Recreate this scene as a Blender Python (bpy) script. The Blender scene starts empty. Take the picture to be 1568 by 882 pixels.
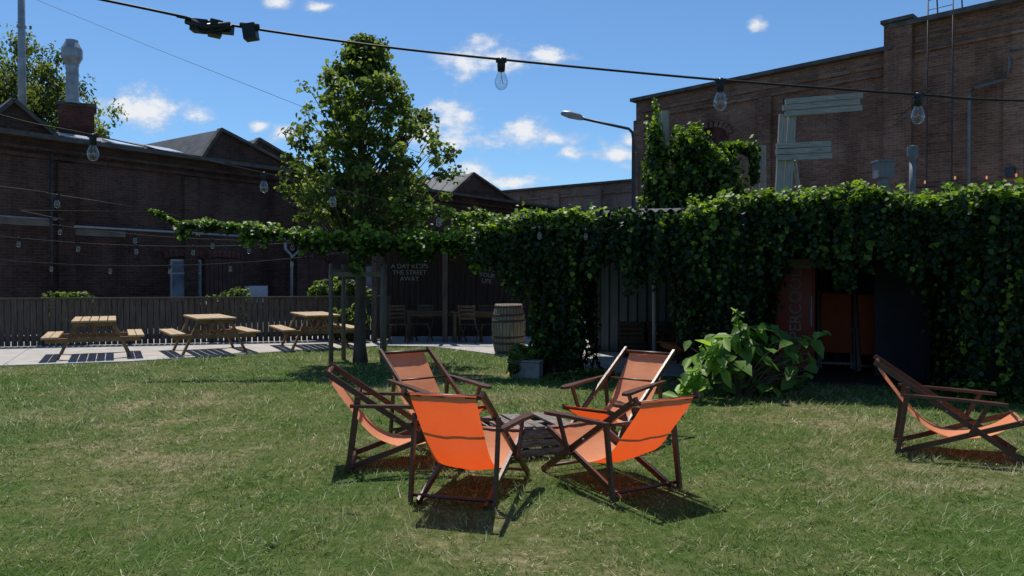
import bpy, math, random
import numpy as np
from mathutils import Vector, Matrix
random.seed(7); rng=np.random.default_rng(7)
S=bpy.context.scene; COL=S.collection
S.view_settings.view_transform='Standard'
try: S.view_settings.look='None'
except Exception: pass
S.view_settings.exposure=0

# ------------------------------------------------------------ materials
def newmat(name):
    m=bpy.data.materials.new(name); m.use_nodes=True
    nt=m.node_tree; b=nt.nodes['Principled BSDF']; return m,nt,b
def ramp(nt,fac,stops):
    r=nt.nodes.new('ShaderNodeValToRGB'); e=r.color_ramp.elements
    e[0].position=stops[0][0]; e[0].color=(*stops[0][1],1)
    e[1].position=stops[-1][0]; e[1].color=(*stops[-1][1],1)
    for p,c in stops[1:-1]:
        x=e.new(p); x.color=(*c,1)
    nt.links.new(fac,r.inputs[0]); return r.outputs[0]
def noise(nt,vec,scale,detail=5,rough=.6):
    n=nt.nodes.new('ShaderNodeTexNoise'); n.inputs['Scale'].default_value=scale
    n.inputs['Detail'].default_value=detail; n.inputs['Roughness'].default_value=rough
    nt.links.new(vec,n.inputs['Vector']); return n.outputs['Fac']
def mapping(nt,vec,sc):
    n=nt.nodes.new('ShaderNodeMapping'); n.inputs['Scale'].default_value=sc
    nt.links.new(vec,n.inputs['Vector']); return n.outputs[0]
def mix(nt,f,a,b,mode='MIX'):
    n=nt.nodes.new('ShaderNodeMix'); n.data_type='RGBA'; n.blend_type=mode
    for s,v in ((n.inputs[0],f),(n.inputs[6],a),(n.inputs[7],b)):
        if hasattr(v,'is_output'): nt.links.new(v,s)
        elif isinstance(v,(int,float)): s.default_value=v
        else: s.default_value=(*v,1)
    return n.outputs[2]
def math_(nt,op,a,b=None,c=None,clamp=False):
    n=nt.nodes.new('ShaderNodeMath'); n.operation=op; n.use_clamp=clamp
    for i,v in enumerate((a,b,c)):
        if v is None: continue
        if hasattr(v,'is_output'): nt.links.new(v,n.inputs[i])
        else: n.inputs[i].default_value=v
    return n.outputs[0]
def bump(nt,b,h,st=.4,dist=.02):
    n=nt.nodes.new('ShaderNodeBump'); n.inputs['Strength'].default_value=st; n.inputs['Distance'].default_value=dist
    nt.links.new(h,n.inputs['Height']); nt.links.new(n.outputs[0],b.inputs['Normal'])
def tc(nt,k='Object'):
    return nt.nodes.new('ShaderNodeTexCoord').outputs[k]
def M(name,c1,c2,scale=6,rough=.8,bmp=.3,stretch=(1,1,1),metal=0,detail=6,spec=.3):
    m,nt,b=newmat(name); v=mapping(nt,tc(nt),stretch)
    f=noise(nt,v,scale,detail)
    nt.links.new(ramp(nt,f,[(.3,c1),(.7,c2)]),b.inputs['Base Color'])
    b.inputs['Roughness'].default_value=rough; b.inputs['Metallic'].default_value=metal
    b.inputs['Specular IOR Level'].default_value=spec
    if bmp: bump(nt,b,f,bmp,.01)
    return m
def brickmat(name,ca,cb,cm,stain=(.35,.3,.28),pale=.45):
    m,nt,b=newmat(name); v=tc(nt)
    s=nt.nodes.new('ShaderNodeSeparateXYZ'); nt.links.new(v,s.inputs[0])
    x=math_(nt,'ADD',s.outputs[0],s.outputs[1])
    c=nt.nodes.new('ShaderNodeCombineXYZ'); nt.links.new(x,c.inputs[0]); nt.links.new(s.outputs[2],c.inputs[1])
    t=nt.nodes.new('ShaderNodeTexBrick'); nt.links.new(c.outputs[0],t.inputs['Vector'])
    t.inputs['Scale'].default_value=1; t.inputs['Brick Width'].default_value=.27; t.inputs['Row Height'].default_value=.09
    t.inputs['Mortar Size'].default_value=.011; t.inputs['Mortar Smooth'].default_value=.3
    t.inputs['Color1'].default_value=(*ca,1); t.inputs['Color2'].default_value=(*cb,1); t.inputs['Mortar'].default_value=(*cm,1)
    t.inputs['Bias'].default_value=-.1
    n1=noise(nt,v,.35,6,.65); n2=noise(nt,mapping(nt,v,(3,3,10)),1.0,4)
    col=mix(nt,ramp(nt,n1,[(.38,(0,0,0)),(.62,(1,1,1))]),t.outputs['Color'],stain,'MULTIPLY')
    col=mix(nt,ramp(nt,n2,[(.52,(0,0,0)),(.72,(pale,pale,pale))]),col,cm)
    n3=noise(nt,mapping(nt,v,(1,1,.25)),.9,5)
    col=mix(nt,ramp(nt,n3,[(.5,(0,0,0)),(.68,(.7,.7,.7))]),col,(.4,.37,.37),'MULTIPLY')
    n4=noise(nt,mapping(nt,v,(4,4,11)),1.0,2)
    col=mix(nt,ramp(nt,n4,[(.56,(0,0,0)),(.66,(.5,.5,.5))]),col,(.45,.4,.38),'MULTIPLY')
    nt.links.new(col,b.inputs['Base Color']); b.inputs['Roughness'].default_value=.9
    b.inputs['Specular IOR Level'].default_value=.2
    bump(nt,b,math_(nt,'SUBTRACT',n2,t.outputs['Fac']),.8,.03)
    return m
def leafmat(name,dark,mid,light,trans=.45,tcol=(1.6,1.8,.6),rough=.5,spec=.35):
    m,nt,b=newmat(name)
    a=nt.nodes.new('ShaderNodeAttribute'); a.attribute_name='tone'
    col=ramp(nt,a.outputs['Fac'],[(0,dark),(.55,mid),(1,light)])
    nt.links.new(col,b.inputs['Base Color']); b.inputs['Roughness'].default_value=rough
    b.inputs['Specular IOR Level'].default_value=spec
    t=nt.nodes.new('ShaderNodeBsdfTranslucent')
    nt.links.new(mix(nt,.85,col,mix(nt,1.0,col,tcol,'MULTIPLY')),t.inputs['Color'])
    ms=nt.nodes.new('ShaderNodeMixShader'); ms.inputs[0].default_value=trans
    nt.links.new(b.outputs[0],ms.inputs[1]); nt.links.new(t.outputs[0],ms.inputs[2])
    nt.links.new(ms.outputs[0],nt.nodes['Material Output'].inputs['Surface']); return m

BR_L=brickmat('brick_dark',(.135,.066,.047),(.078,.047,.036),(.14,.115,.095),(.5,.42,.4))  # dark brick tone with random mottling
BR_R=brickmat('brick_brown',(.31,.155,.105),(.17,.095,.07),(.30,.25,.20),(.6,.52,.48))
BR_F=brickmat('brick_far',(.36,.25,.18),(.26,.18,.14),(.33,.29,.25),(.7,.65,.6))
BR_RED=brickmat('brick_red',(.22,.07,.05),(.15,.05,.04),(.14,.11,.1))
COPE=M('coping_stone',(.05,.045,.04),(.13,.12,.11),3)
BAND=M('plaster_band',(.13,.11,.095),(.22,.185,.165),2)
FRAME=M('chair_wood',(.04,.014,.008),(.12,.042,.023),8,.38,.25,(1,8,8),spec=.5)
WGREY=M('weathered_wood',(.2,.19,.175),(.40,.375,.35),5,.85,.5,(14,14,1))
WGREYH=M('weathered_wood_h',(.18,.17,.16),(.42,.395,.37),5,.85,.5,(1,12,14))
WTABLE=M('picnic_wood',(.3,.2,.11),(.55,.40,.25),4,.7,.3,(8,1,8))
WLEG=M('picnic_leg_wood',(.14,.075,.035),(.26,.16,.085),6,.7,.3)
WCHR=M('garden_chair_wood',(.05,.033,.02),(.11,.075,.05),6,.7,.3)
WDARK=M('dark_boards',(.014,.010,.009),(.05,.032,.025),4,.8,.4,(8,8,.6))
FENCE=M('fence_wood',(.038,.031,.026),(.11,.09,.074),4,.85,.4,(8,8,.7))
STAKE=M('stake_wood',(.10,.085,.07),(.2,.17,.145),7,.85,.5,(6,6,.6))
PALLET=M('pallet_wood',(.07,.058,.048),(.3,.26,.22),9,.85,.5,(1,5,5))
CRATE=M('crate_wood',(.03,.02,.014),(.075,.05,.037),6,.85,.4)
BLACK=M('black_plastic',(.01,.01,.01),(.02,.02,.02),20,.4,.05)
CABLE=M('black_cable',(.008,.008,.008),(.015,.015,.015),20,.6,.05)
STEEL=M('galvanised_steel',(.22,.24,.26),(.36,.38,.41),4,.5,.05,metal=.4)
PIPE=M('painted_pipe',(.26,.27,.29),(.38,.39,.41),4,.5,.05)
DKMETAL=M('dark_metal',(.03,.03,.035),(.07,.07,.075),8,.5,.1,metal=.3)
GREYMET=M('grey_metal',(.10,.105,.115),(.17,.18,.19),8,.5,.1)
CONC=M('concrete_paving',(.30,.28,.26),(.46,.43,.40),3,.9,.3,detail=10)
CONC2=M('concrete_block',(.16,.15,.14),(.28,.26,.24),9,.9,.3)
ASPH=M('asphalt',(.04,.04,.04),(.07,.07,.07),12,.9,.3)
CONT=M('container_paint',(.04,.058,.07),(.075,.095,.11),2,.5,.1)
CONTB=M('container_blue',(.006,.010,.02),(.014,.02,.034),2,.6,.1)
INNER=M('bar_floor_boards',(.015,.012,.01),(.04,.032,.028),4,.8,.2,(1,8,1))
DOORB=M('door_brown',(.05,.024,.02),(.09,.05,.04),3,.6,.1)
WHITE=M('white_paint',(.42,.42,.42),(.6,.6,.6),3,.6,.05)
SKYL=M('roof_skylight',(.30,.36,.42),(.48,.54,.6),2,.3,.05,spec=.5)
ROOFM=M('roof_sheet',(.08,.08,.085),(.16,.16,.165),3,.7,.1)
RED=M('fridge_red',(.20,.010,.008),(.26,.016,.013),3,.35,.02)
SHADESL=M('shaded_canvas',(.24,.045,.018),(.32,.065,.03),4,.9,.1)  # sling canvas darkened: the bar's interior shade is put into its colour
BARK=M('bark',(.05,.038,.028),(.13,.10,.075),8,.9,.8,(1,1,.25))
CHALK=M('chalk_white',(.2,.2,.19),(.32,.32,.3),10,.9,0)
HOOP=M('barrel_hoop',(.06,.05,.045),(.12,.1,.09),8,.5,.1,metal=.5)
BARREL=M('barrel_oak',(.19,.145,.105),(.38,.32,.26),5,.8,.4,(6,6,.6))
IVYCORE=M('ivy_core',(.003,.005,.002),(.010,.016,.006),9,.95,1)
IVY=leafmat('ivy_leaf',(.008,.022,.005),(.027,.062,.010),(.21,.32,.035),.42,(1.7,1.75,.45),.45,.30)  # tones run from painted shade on the face to painted sun on top
TLEAF=leafmat('tree_leaf',(.040,.065,.018),(.085,.13,.033),(.21,.27,.085),.50,(1.9,1.85,.7),.5,.3)
FLEAF=leafmat('far_tree_leaf',(.04,.06,.02),(.09,.12,.035),(.17,.21,.06),.5,(1.8,1.8,.7),.5)
BIGLEAF=leafmat('broad_leaf',(.07,.15,.028),(.14,.26,.05),(.28,.42,.09),.5,(1.5,1.6,.6),.45,.3)

def pane_mat():
    m,nt,b=newmat('window_pane'); b.inputs['Roughness'].default_value=.1; b.inputs['Specular IOR Level'].default_value=.8
    f=noise(nt,tc(nt),1.5); nt.links.new(ramp(nt,f,[(.35,(.06,.08,.10)),(.65,(.2,.24,.27))]),b.inputs['Base Color']); return m
PANE=pane_mat()
def glass_mat():
    m,nt,b=newmat('bulb_glass'); nt.nodes.remove(b)
    lw=nt.nodes.new('ShaderNodeLayerWeight'); lw.inputs['Blend'].default_value=.3
    t=nt.nodes.new('ShaderNodeBsdfTransparent'); t.inputs[0].default_value=(.9,.92,.93,1)
    g=nt.nodes.new('ShaderNodeBsdfGlossy'); g.inputs['Roughness'].default_value=.03; g.inputs[0].default_value=(.8,.8,.8,1)
    ms=nt.nodes.new('ShaderNodeMixShader'); nt.links.new(math_(nt,'MULTIPLY_ADD',lw.outputs['Facing'],.6,.05),ms.inputs[0])
    nt.links.new(t.outputs[0],ms.inputs[1]); nt.links.new(g.outputs[0],ms.inputs[2])
    nt.links.new(ms.outputs[0],nt.nodes['Material Output'].inputs['Surface']); return m
GLASS=glass_mat()
FIL=M('filament',(.5,.35,.15),(.7,.5,.25),5,.4,0)
def sling_mat():
    m,nt,b=newmat('orange_canvas'); v=tc(nt)
    n=noise(nt,v,3,5); w=noise(nt,v,220,2); cr=noise(nt,mapping(nt,v,(3,1,3)),4,3)
    col=ramp(nt,n,[(.3,(.84,.30,.14)),(.7,(.95,.42,.23))])
    nt.links.new(col,b.inputs['Base Color']); b.inputs['Roughness'].default_value=.8
    b.inputs['Specular IOR Level'].default_value=.25
    bump(nt,b,math_(nt,'ADD',math_(nt,'MULTIPLY',w,.06),cr),.3,.02)
    t=nt.nodes.new('ShaderNodeBsdfTranslucent'); t.inputs[0].default_value=(1.0,.11,.012,1)
    ms=nt.nodes.new('ShaderNodeMixShader'); ms.inputs[0].default_value=.40
    nt.links.new(b.outputs[0],ms.inputs[1]); nt.links.new(t.outputs[0],ms.inputs[2])
    nt.links.new(ms.outputs[0],nt.nodes['Material Output'].inputs['Surface']); return m
SLING=sling_mat()

def lawn_nodes(nt):
    v=tc(nt,'Object')
    big=noise(nt,v,.38,4,.6); mid=noise(nt,v,2.2,5,.65); fine=noise(nt,v,11,4,.7)
    s=math_(nt,'ADD',math_(nt,'MULTIPLY',big,.5),math_(nt,'ADD',math_(nt,'MULTIPLY',mid,.3),math_(nt,'MULTIPLY',fine,.2)))
    return s,fine
def grass_mats():
    m,nt,b=newmat('lawn_soil'); s,f=lawn_nodes(nt)
    col=ramp(nt,s,[(.44,(.06,.10,.022)),(.54,(.12,.13,.045)),(.61,(.27,.22,.13))])
    nt.links.new(mix(nt,.6,col,ramp(nt,f,[(.3,(.35,.35,.35)),(.7,(1,1,1))]),'MULTIPLY'),b.inputs['Base Color'])
    b.inputs['Roughness'].default_value=.95; b.inputs['Specular IOR Level'].default_value=.1; bump(nt,b,f,.8,.03)
    g,nt,b=newmat('grass_blades'); s,f=lawn_nodes(nt)
    a=nt.nodes.new('ShaderNodeAttribute'); a.attribute_name='tone'
    green=ramp(nt,a.outputs['Fac'],[(0,(.055,.115,.016)),(.45,(.13,.23,.035)),(.75,(.23,.33,.08)),(.9,(.37,.40,.17)),(1,(.58,.53,.33))])
    dry=ramp(nt,a.outputs['Fac'],[(0,(.12,.16,.045)),(.5,(.31,.30,.13)),(1,(.62,.55,.35))])
    col=mix(nt,ramp(nt,s,[(.48,(0,0,0)),(.59,(.85,.85,.85))]),green,dry)
    nt.links.new(col,b.inputs['Base Color']); b.inputs['Roughness'].default_value=.5; b.inputs['Specular IOR Level'].default_value=.3
    t=nt.nodes.new('ShaderNodeBsdfTranslucent'); nt.links.new(col,t.inputs[0])
    ms=nt.nodes.new('ShaderNodeMixShader'); ms.inputs[0].default_value=.45
    nt.links.new(b.outputs[0],ms.inputs[1]); nt.links.new(t.outputs[0],ms.inputs[2])
    nt.links.new(ms.outputs[0],nt.nodes['Material Output'].inputs['Surface'])
    return m,g
LAWN,GRASS=grass_mats()

# ------------------------------------------------------------ mesh builder
class MB:
    def __init__(s): s.v=[]; s.f=[]; s.m=[]; s.sm=[]; s.T=Matrix()
    def add(s,vs,fs,mat=0,smooth=False):
        o=len(s.v); s.v+=[tuple(s.T@Vector(v)) for v in vs]
        for f in fs: s.f.append(tuple(i+o for i in f)); s.m.append(mat); s.sm.append(smooth)
    def box(s,c,d,mat=0,R=None):
        x,y,z=[k/2 for k in d]; vs=[Vector(p) for p in ((-x,-y,-z),(x,-y,-z),(x,y,-z),(-x,y,-z),(-x,-y,z),(x,-y,z),(x,y,z),(-x,y,z))]
        if R is not None: vs=[R@p for p in vs]
        c=Vector(c); s.add([p+c for p in vs],[(0,3,2,1),(4,5,6,7),(0,1,5,4),(1,2,6,5),(2,3,7,6),(3,0,4,7)],mat)
    def beam(s,a,b,w,h,mat=0,up=(0,0,1)):
        a=Vector(a);b=Vector(b);d=(b-a); L=d.length; d.normalize(); u=Vector(up)
        if abs(d.dot(u))>.98: u=Vector((1,0,0))
        sd=d.cross(u).normalized(); u=sd.cross(d).normalized()
        R=Matrix((d,sd,u)).transposed(); s.box((a+b)/2,(L,w,h),mat,R)
    def tube(s,pts,r,n=8,mat=0,caps=True):
        pts=[Vector(p) for p in pts]; rs=r if isinstance(r,(list,tuple)) else [r]*len(pts)
        vs=[];up=Vector((.13,.21,.97)).normalized()
        for i,p in enumerate(pts):
            d=(pts[min(i+1,len(pts)-1)]-pts[max(i-1,0)]).normalized()
            u=up if abs(d.dot(up))<.95 else Vector((1,.1,0)).normalized()
            a=d.cross(u).normalized(); b=a.cross(d)
            for k in range(n):
                t=2*math.pi*k/n; vs.append(p+(a*math.cos(t)+b*math.sin(t))*rs[i])
        fs=[(i*n+k,i*n+(k+1)%n,(i+1)*n+(k+1)%n,(i+1)*n+k) for i in range(len(pts)-1) for k in range(n)]
        if caps: fs+=[tuple(range(n))[::-1],tuple((len(pts)-1)*n+k for k in range(n))]
        s.add(vs,fs,mat,True)
    def lathe(s,prof,c=(0,0,0),n=16,mat=0,smooth=True):
        vs=[(c[0]+r*math.cos(2*math.pi*k/n),c[1]+r*math.sin(2*math.pi*k/n),c[2]+z) for r,z in prof for k in range(n)]
        fs=[(i*n+k,i*n+(k+1)%n,(i+1)*n+(k+1)%n,(i+1)*n+k) for i in range(len(prof)-1) for k in range(n)]
        s.add(vs,fs,mat,smooth)
    def build(s,name,mats,loc=(0,0,0),rz=0,parent=None,bev=0):
        me=bpy.data.meshes.new(name); me.from_pydata(s.v,[],s.f)
        for m in mats: me.materials.append(m)
        me.polygons.foreach_set('material_index',s.m); me.polygons.foreach_set('use_smooth',s.sm); me.update()
        o=bpy.data.objects.new(name,me); COL.objects.link(o); o.location=loc; o.rotation_euler=(0,0,rz)
        if parent: o.parent=parent
        if bev:
            b=o.modifiers.new('bevel','BEVEL'); b.width=bev; b.segments=1; b.limit_method='ANGLE'; b.angle_limit=1
        return o
def empty(name,loc=(0,0,0),rz=0):
    o=bpy.data.objects.new(name,None); COL.objects.link(o); o.location=loc; o.rotation_euler=(0,0,rz); o.empty_display_size=.2; return o
def dup(o,name,loc,rz):
    n=bpy.data.objects.new(name,o.data); COL.objects.link(n); n.location=loc; n.rotation_euler=(0,0,rz)
    for m in o.modifiers:
        if m.type=='BEVEL':
            b=n.modifiers.new('bevel','BEVEL'); b.width=m.width; b.segments=1; b.limit_method='ANGLE'; b.angle_limit=1
    return n
def rawmesh(name,V,F,tone,mat,parent=None):
    me=bpy.data.meshes.new(name); k=F.shape[1]
    me.vertices.add(len(V)); me.vertices.foreach_set('co',V.astype(np.float32).ravel())
    me.loops.add(F.size); me.loops.foreach_set('vertex_index',F.astype(np.int32).ravel())
    me.polygons.add(len(F)); me.polygons.foreach_set('loop_start',np.arange(0,F.size,k,dtype=np.int32))
    try: me.polygons.foreach_set('loop_total',np.full(len(F),k,dtype=np.int32))
    except Exception: pass
    a=me.attributes.new('tone','FLOAT','POINT'); a.data.foreach_set('value',tone.astype(np.float32))
    me.materials.append(mat); me.update(calc_edges=True); me.validate()
    o=bpy.data.objects.new(name,me); COL.objects.link(o)
    if parent: o.parent=parent
    return o
def norm(a): return a/np.maximum(np.linalg.norm(a,axis=1,keepdims=True),1e-6)
def leaves(name,P,N,size,mat,parent=None,spread=.6,droop=.5,wid=.42,rv=None):
    n=len(P); N=norm(norm(N)+rng.normal(0,spread,(n,3)))
    T=rng.normal(0,1,(n,3)); T[:,2]-=droop*1.5
    T=norm(T-(T*N).sum(1,keepdims=True)*N); B=np.cross(N,T)
    sz=(size*rng.uniform(.55,1.3,n))[:,None]
    w=wid*sz
    v=[P-.5*sz*T, P-.2*sz*T+w*B+.12*sz*N, P+.15*sz*T+w*.85*B+.1*sz*N, P+.55*sz*T-.08*sz*N, P+.15*sz*T-w*.85*B+.1*sz*N, P-.2*sz*T-w*B+.12*sz*N]
    V=np.stack(v,1).reshape(-1,3); b=np.arange(n)[:,None]*6
    F=np.concatenate([b+np.array([0,1,2,3]),b+np.array([0,3,4,5])])
    r=rng.uniform(0,1,n) if rv is None else np.clip(rv+rng.normal(0,.2,n),0,1)
    return rawmesh(name,V,F,np.repeat(r,6),mat,parent)

# ------------------------------------------------------------ camera, sun, sky
cam=bpy.data.cameras.new('camera'); co=bpy.data.objects.new('camera',cam); COL.objects.link(co)
co.location=(0,0,1.6); co.rotation_euler=(math.radians(89.2),0,0); cam.lens=26.4; cam.sensor_width=36; cam.clip_end=2000; S.camera=co
EL=math.radians(66); AZ=math.radians(-20)
sd=Vector((math.sin(AZ)*math.cos(EL),math.cos(AZ)*math.cos(EL),math.sin(EL)))
sun=bpy.data.lights.new('sun','SUN'); sun.energy=5.0; sun.angle=math.radians(.53); sun.color=(1,.95,.86)
so=bpy.data.objects.new('sun',sun); COL.objects.link(so); so.rotation_euler=sd.to_track_quat('Z','Y').to_euler(); so.location=(-10,30,40)
W=bpy.data.worlds.new('World'); S.world=W; W.use_nodes=True; nt=W.node_tree; bg=nt.nodes['Background']
sky=nt.nodes.new('ShaderNodeTexSky'); sky.sky_type='NISHITA'; sky.sun_disc=False; sky.sun_elevation=EL; sky.sun_rotation=AZ%(2*math.pi)
sky.air_density=1.0; sky.dust_density=.3; sky.ozone_density=2.5; sky.altitude=200
g=nt.nodes.new('ShaderNodeTexCoord').outputs['Generated']
sx=nt.nodes.new('ShaderNodeSeparateXYZ'); nt.links.new(g,sx.inputs[0])
yy=math_(nt,'MAXIMUM',math_(nt,'ABSOLUTE',sx.outputs[1]),.08)
cu=nt.nodes.new('ShaderNodeCombineXYZ'); nt.links.new(math_(nt,'DIVIDE',sx.outputs[0],yy),cu.inputs[0]); nt.links.new(math_(nt,'DIVIDE',sx.outputs[2],yy),cu.inputs[1])
uv=cu.outputs[0]
# clouds: tangent azimuth, tangent elevation, half width, half height
CL=[(-.486,.222,.070,.026),(-.515,.235,.035,.026),(-.425,.215,.03,.012),(-.065,.285,.034,.022),(-.02,.29,.05,.022),(.045,.293,.034,.014),(-.035,.305,.022,.018),
 (-.085,.215,.04,.024),(-.115,.19,.035,.022),(-.07,.185,.045,.02),(-.06,.135,.04,.024),(.02,.192,.045,.02),(.06,.185,.034,.014),(0,.127,.05,.012),(.145,.165,.034,.018),(.165,.18,.025,.012),
 (-.335,.2,.016,.009),(-.305,.19,.024,.014),(-.31,.365,.022,.012),(-.255,.358,.024,.008),(.325,.337,.014,.01),(.075,.165,.024,.012),(-.35,.385,.034,.014),
 (-.9,.3,.1,.03),(1.1,.35,.12,.03),(.9,.2,.08,.02)]
acc=None
for a,b_,c,d in CL:
    s1=nt.nodes.new('ShaderNodeVectorMath'); s1.operation='SUBTRACT'; nt.links.new(uv,s1.inputs[0]); s1.inputs[1].default_value=(a,b_,0)
    s2=nt.nodes.new('ShaderNodeVectorMath'); s2.operation='MULTIPLY'; nt.links.new(s1.outputs[0],s2.inputs[0]); s2.inputs[1].default_value=(1/c,1/d,0)
    s3=nt.nodes.new('ShaderNodeVectorMath'); s3.operation='LENGTH'; nt.links.new(s2.outputs[0],s3.inputs[0])
    acc=s3.outputs['Value'] if acc is None else math_(nt,'MINIMUM',acc,s3.outputs['Value'])
n1=noise(nt,mapping(nt,uv,(1,1.6,1)),24,7,.62)
msk=math_(nt,'ADD',math_(nt,'SUBTRACT',1.0,acc),math_(nt,'MULTIPLY',math_(nt,'SUBTRACT',n1,.5),3.2))
mr=nt.nodes.new('ShaderNodeMapRange'); mr.interpolation_type='SMOOTHSTEP'; nt.links.new(msk,mr.inputs[0]); mr.inputs[1].default_value=-.25; mr.inputs[2].default_value=1.05
n2=noise(nt,uv,40,4)
ccol=ramp(nt,math_(nt,'ADD',math_(nt,'MULTIPLY',mr.outputs[0],.55),math_(nt,'MULTIPLY',n2,.5)),[(.25,(4.6,5.3,6.4)),(.75,(7.6,7.8,8.2))])
tint=mix(nt,1.0,sky.outputs[0],(.70,.96,1.16),'MULTIPLY')
fin=mix(nt,math_(nt,'MULTIPLY',mr.outputs[0],math_(nt,'GREATER_THAN',sx.outputs[1],0.0)),tint,ccol)
nt.links.new(fin,bg.inputs[0]); bg.inputs[1].default_value=.11

# ------------------------------------------------------------ ground
EX=[-30,-14,-9.1,-7.2,-4.8,-2.9,-1.6,-.45,.3,1.05,4,8,12,30]
EY=[12.0,12.6,13.5,14.2,16.2,17.5,17.0,15.6,14.4,12.9,11.5,9.9,9.4,9.4]
mb=MB(); mb.add([(-400,-400,0),(400,-400,0),(400,400,0),(-400,400,0)],[(0,1,2,3)]); mb.build('ground',[LAWN])
mb=MB(); n=len(EX); h=.02
vs=[(x,y,h) for x,y in zip(EX,EY)]+[(x,21,h) for x in EX]+[(x,y,-.02) for x,y in zip(EX,EY)]
mb.add(vs,[(i,i+1,n+i+1,n+i) for i in range(n-1)]+[(2*n+i,2*n+i+1,i+1,i) for i in range(n-1)]); mb.build('pavement',[CONC])
mb=MB(); mb.add([(-60,21.004,.012),(60,21.004,.012),(60,60,.012),(-60,60,.012)],[(0,1,2,3)]); mb.build('road',[ASPH])
def grass():
    Vs=[];Rs=[]
    for (y0,y1,den,w,hh) in ((2.6,5.2,3500,.0055,.044),(5.2,8,2300,.0078,.046),(8,12,1150,.0115,.05),(12,18,550,.016,.05)):
        xw=y1*.8+1.2; N=int(2*xw*(y1-y0)*den)
        x=rng.uniform(-xw,xw,N); y=rng.uniform(y0,y1,N)
        c1=np.sin(x*17+3*np.sin(y*9.3)+2*np.sin(x*4.7))*np.sin(y*19+2.5*np.sin(x*11.9)+2*np.sin(y*3.1))
        clump=np.sin(x*6.1+2*np.sin(y*4.3))*np.sin(y*7.7+1.5*np.sin(x*3.9))*.4+np.sin(x*2.1+y)*np.sin(y*1.7+x*.6)*.25+.35*c1
        k=(y<np.interp(x,EX,EY)+rng.normal(0,.05,N)-.03)&(rng.uniform(0,1,N)<.62+.38*clump); x=x[k];y=y[k];c=clump[k];c1=c1[k];N=len(x)
        H=hh*rng.uniform(.3,1.3,N)*(1+.7*c); H*=np.where(rng.uniform(0,1,N)>.985,1.8,1)
        a=rng.uniform(0,2*np.pi,N)*.5+c1*2.5+x; l=rng.uniform(.2,2.2,N)*H; b=rng.uniform(0,2*np.pi,N)
        P=np.stack([x,y,np.zeros(N)],1); D=np.stack([np.cos(b),np.sin(b),0*b],1)*(w*rng.uniform(.6,1.2,N)/2)[:,None]
        tip=P+np.stack([np.cos(a)*l,np.sin(a)*l,H],1)
        Vs.append(np.stack([P-D,P+D,tip],1).reshape(-1,3)); Rs.append(np.repeat(np.clip(.46+.3*c1+rng.normal(0,.24,N),0,1),3))
    N=12000; y=2.8+11*rng.uniform(0,1,N)**1.2; x=rng.uniform(-1,1,N)*(y*.8+1)
    c=np.sin(x*3.3+np.sin(y*2.7)*2)*np.sin(y*2.9+np.sin(x*1.7)); k=(c>-.1)&(y<np.interp(x,EX,EY)-.1); x=x[k];y=y[k];N=len(x)
    a=rng.uniform(0,2*np.pi,N); L=rng.uniform(.01,.035,N); D=np.stack([np.cos(a),np.sin(a),rng.normal(0,.3,N)],1)*L[:,None]; Q=np.stack([-np.sin(a),np.cos(a),0*a],1)*(.002+.0004*y)[:,None]
    P=np.stack([x,y,rng.uniform(.01,.03,N)],1); Vs.append(np.stack([P-Q-D,P+Q-D,P+D],1).reshape(-1,3)); Rs.append(np.repeat(rng.uniform(.85,1,N),3))
    V=np.concatenate(Vs); r=np.concatenate(Rs); F=np.arange(len(V)).reshape(-1,3)
    rawmesh('grass',V,F,r,GRASS)
grass()

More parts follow.
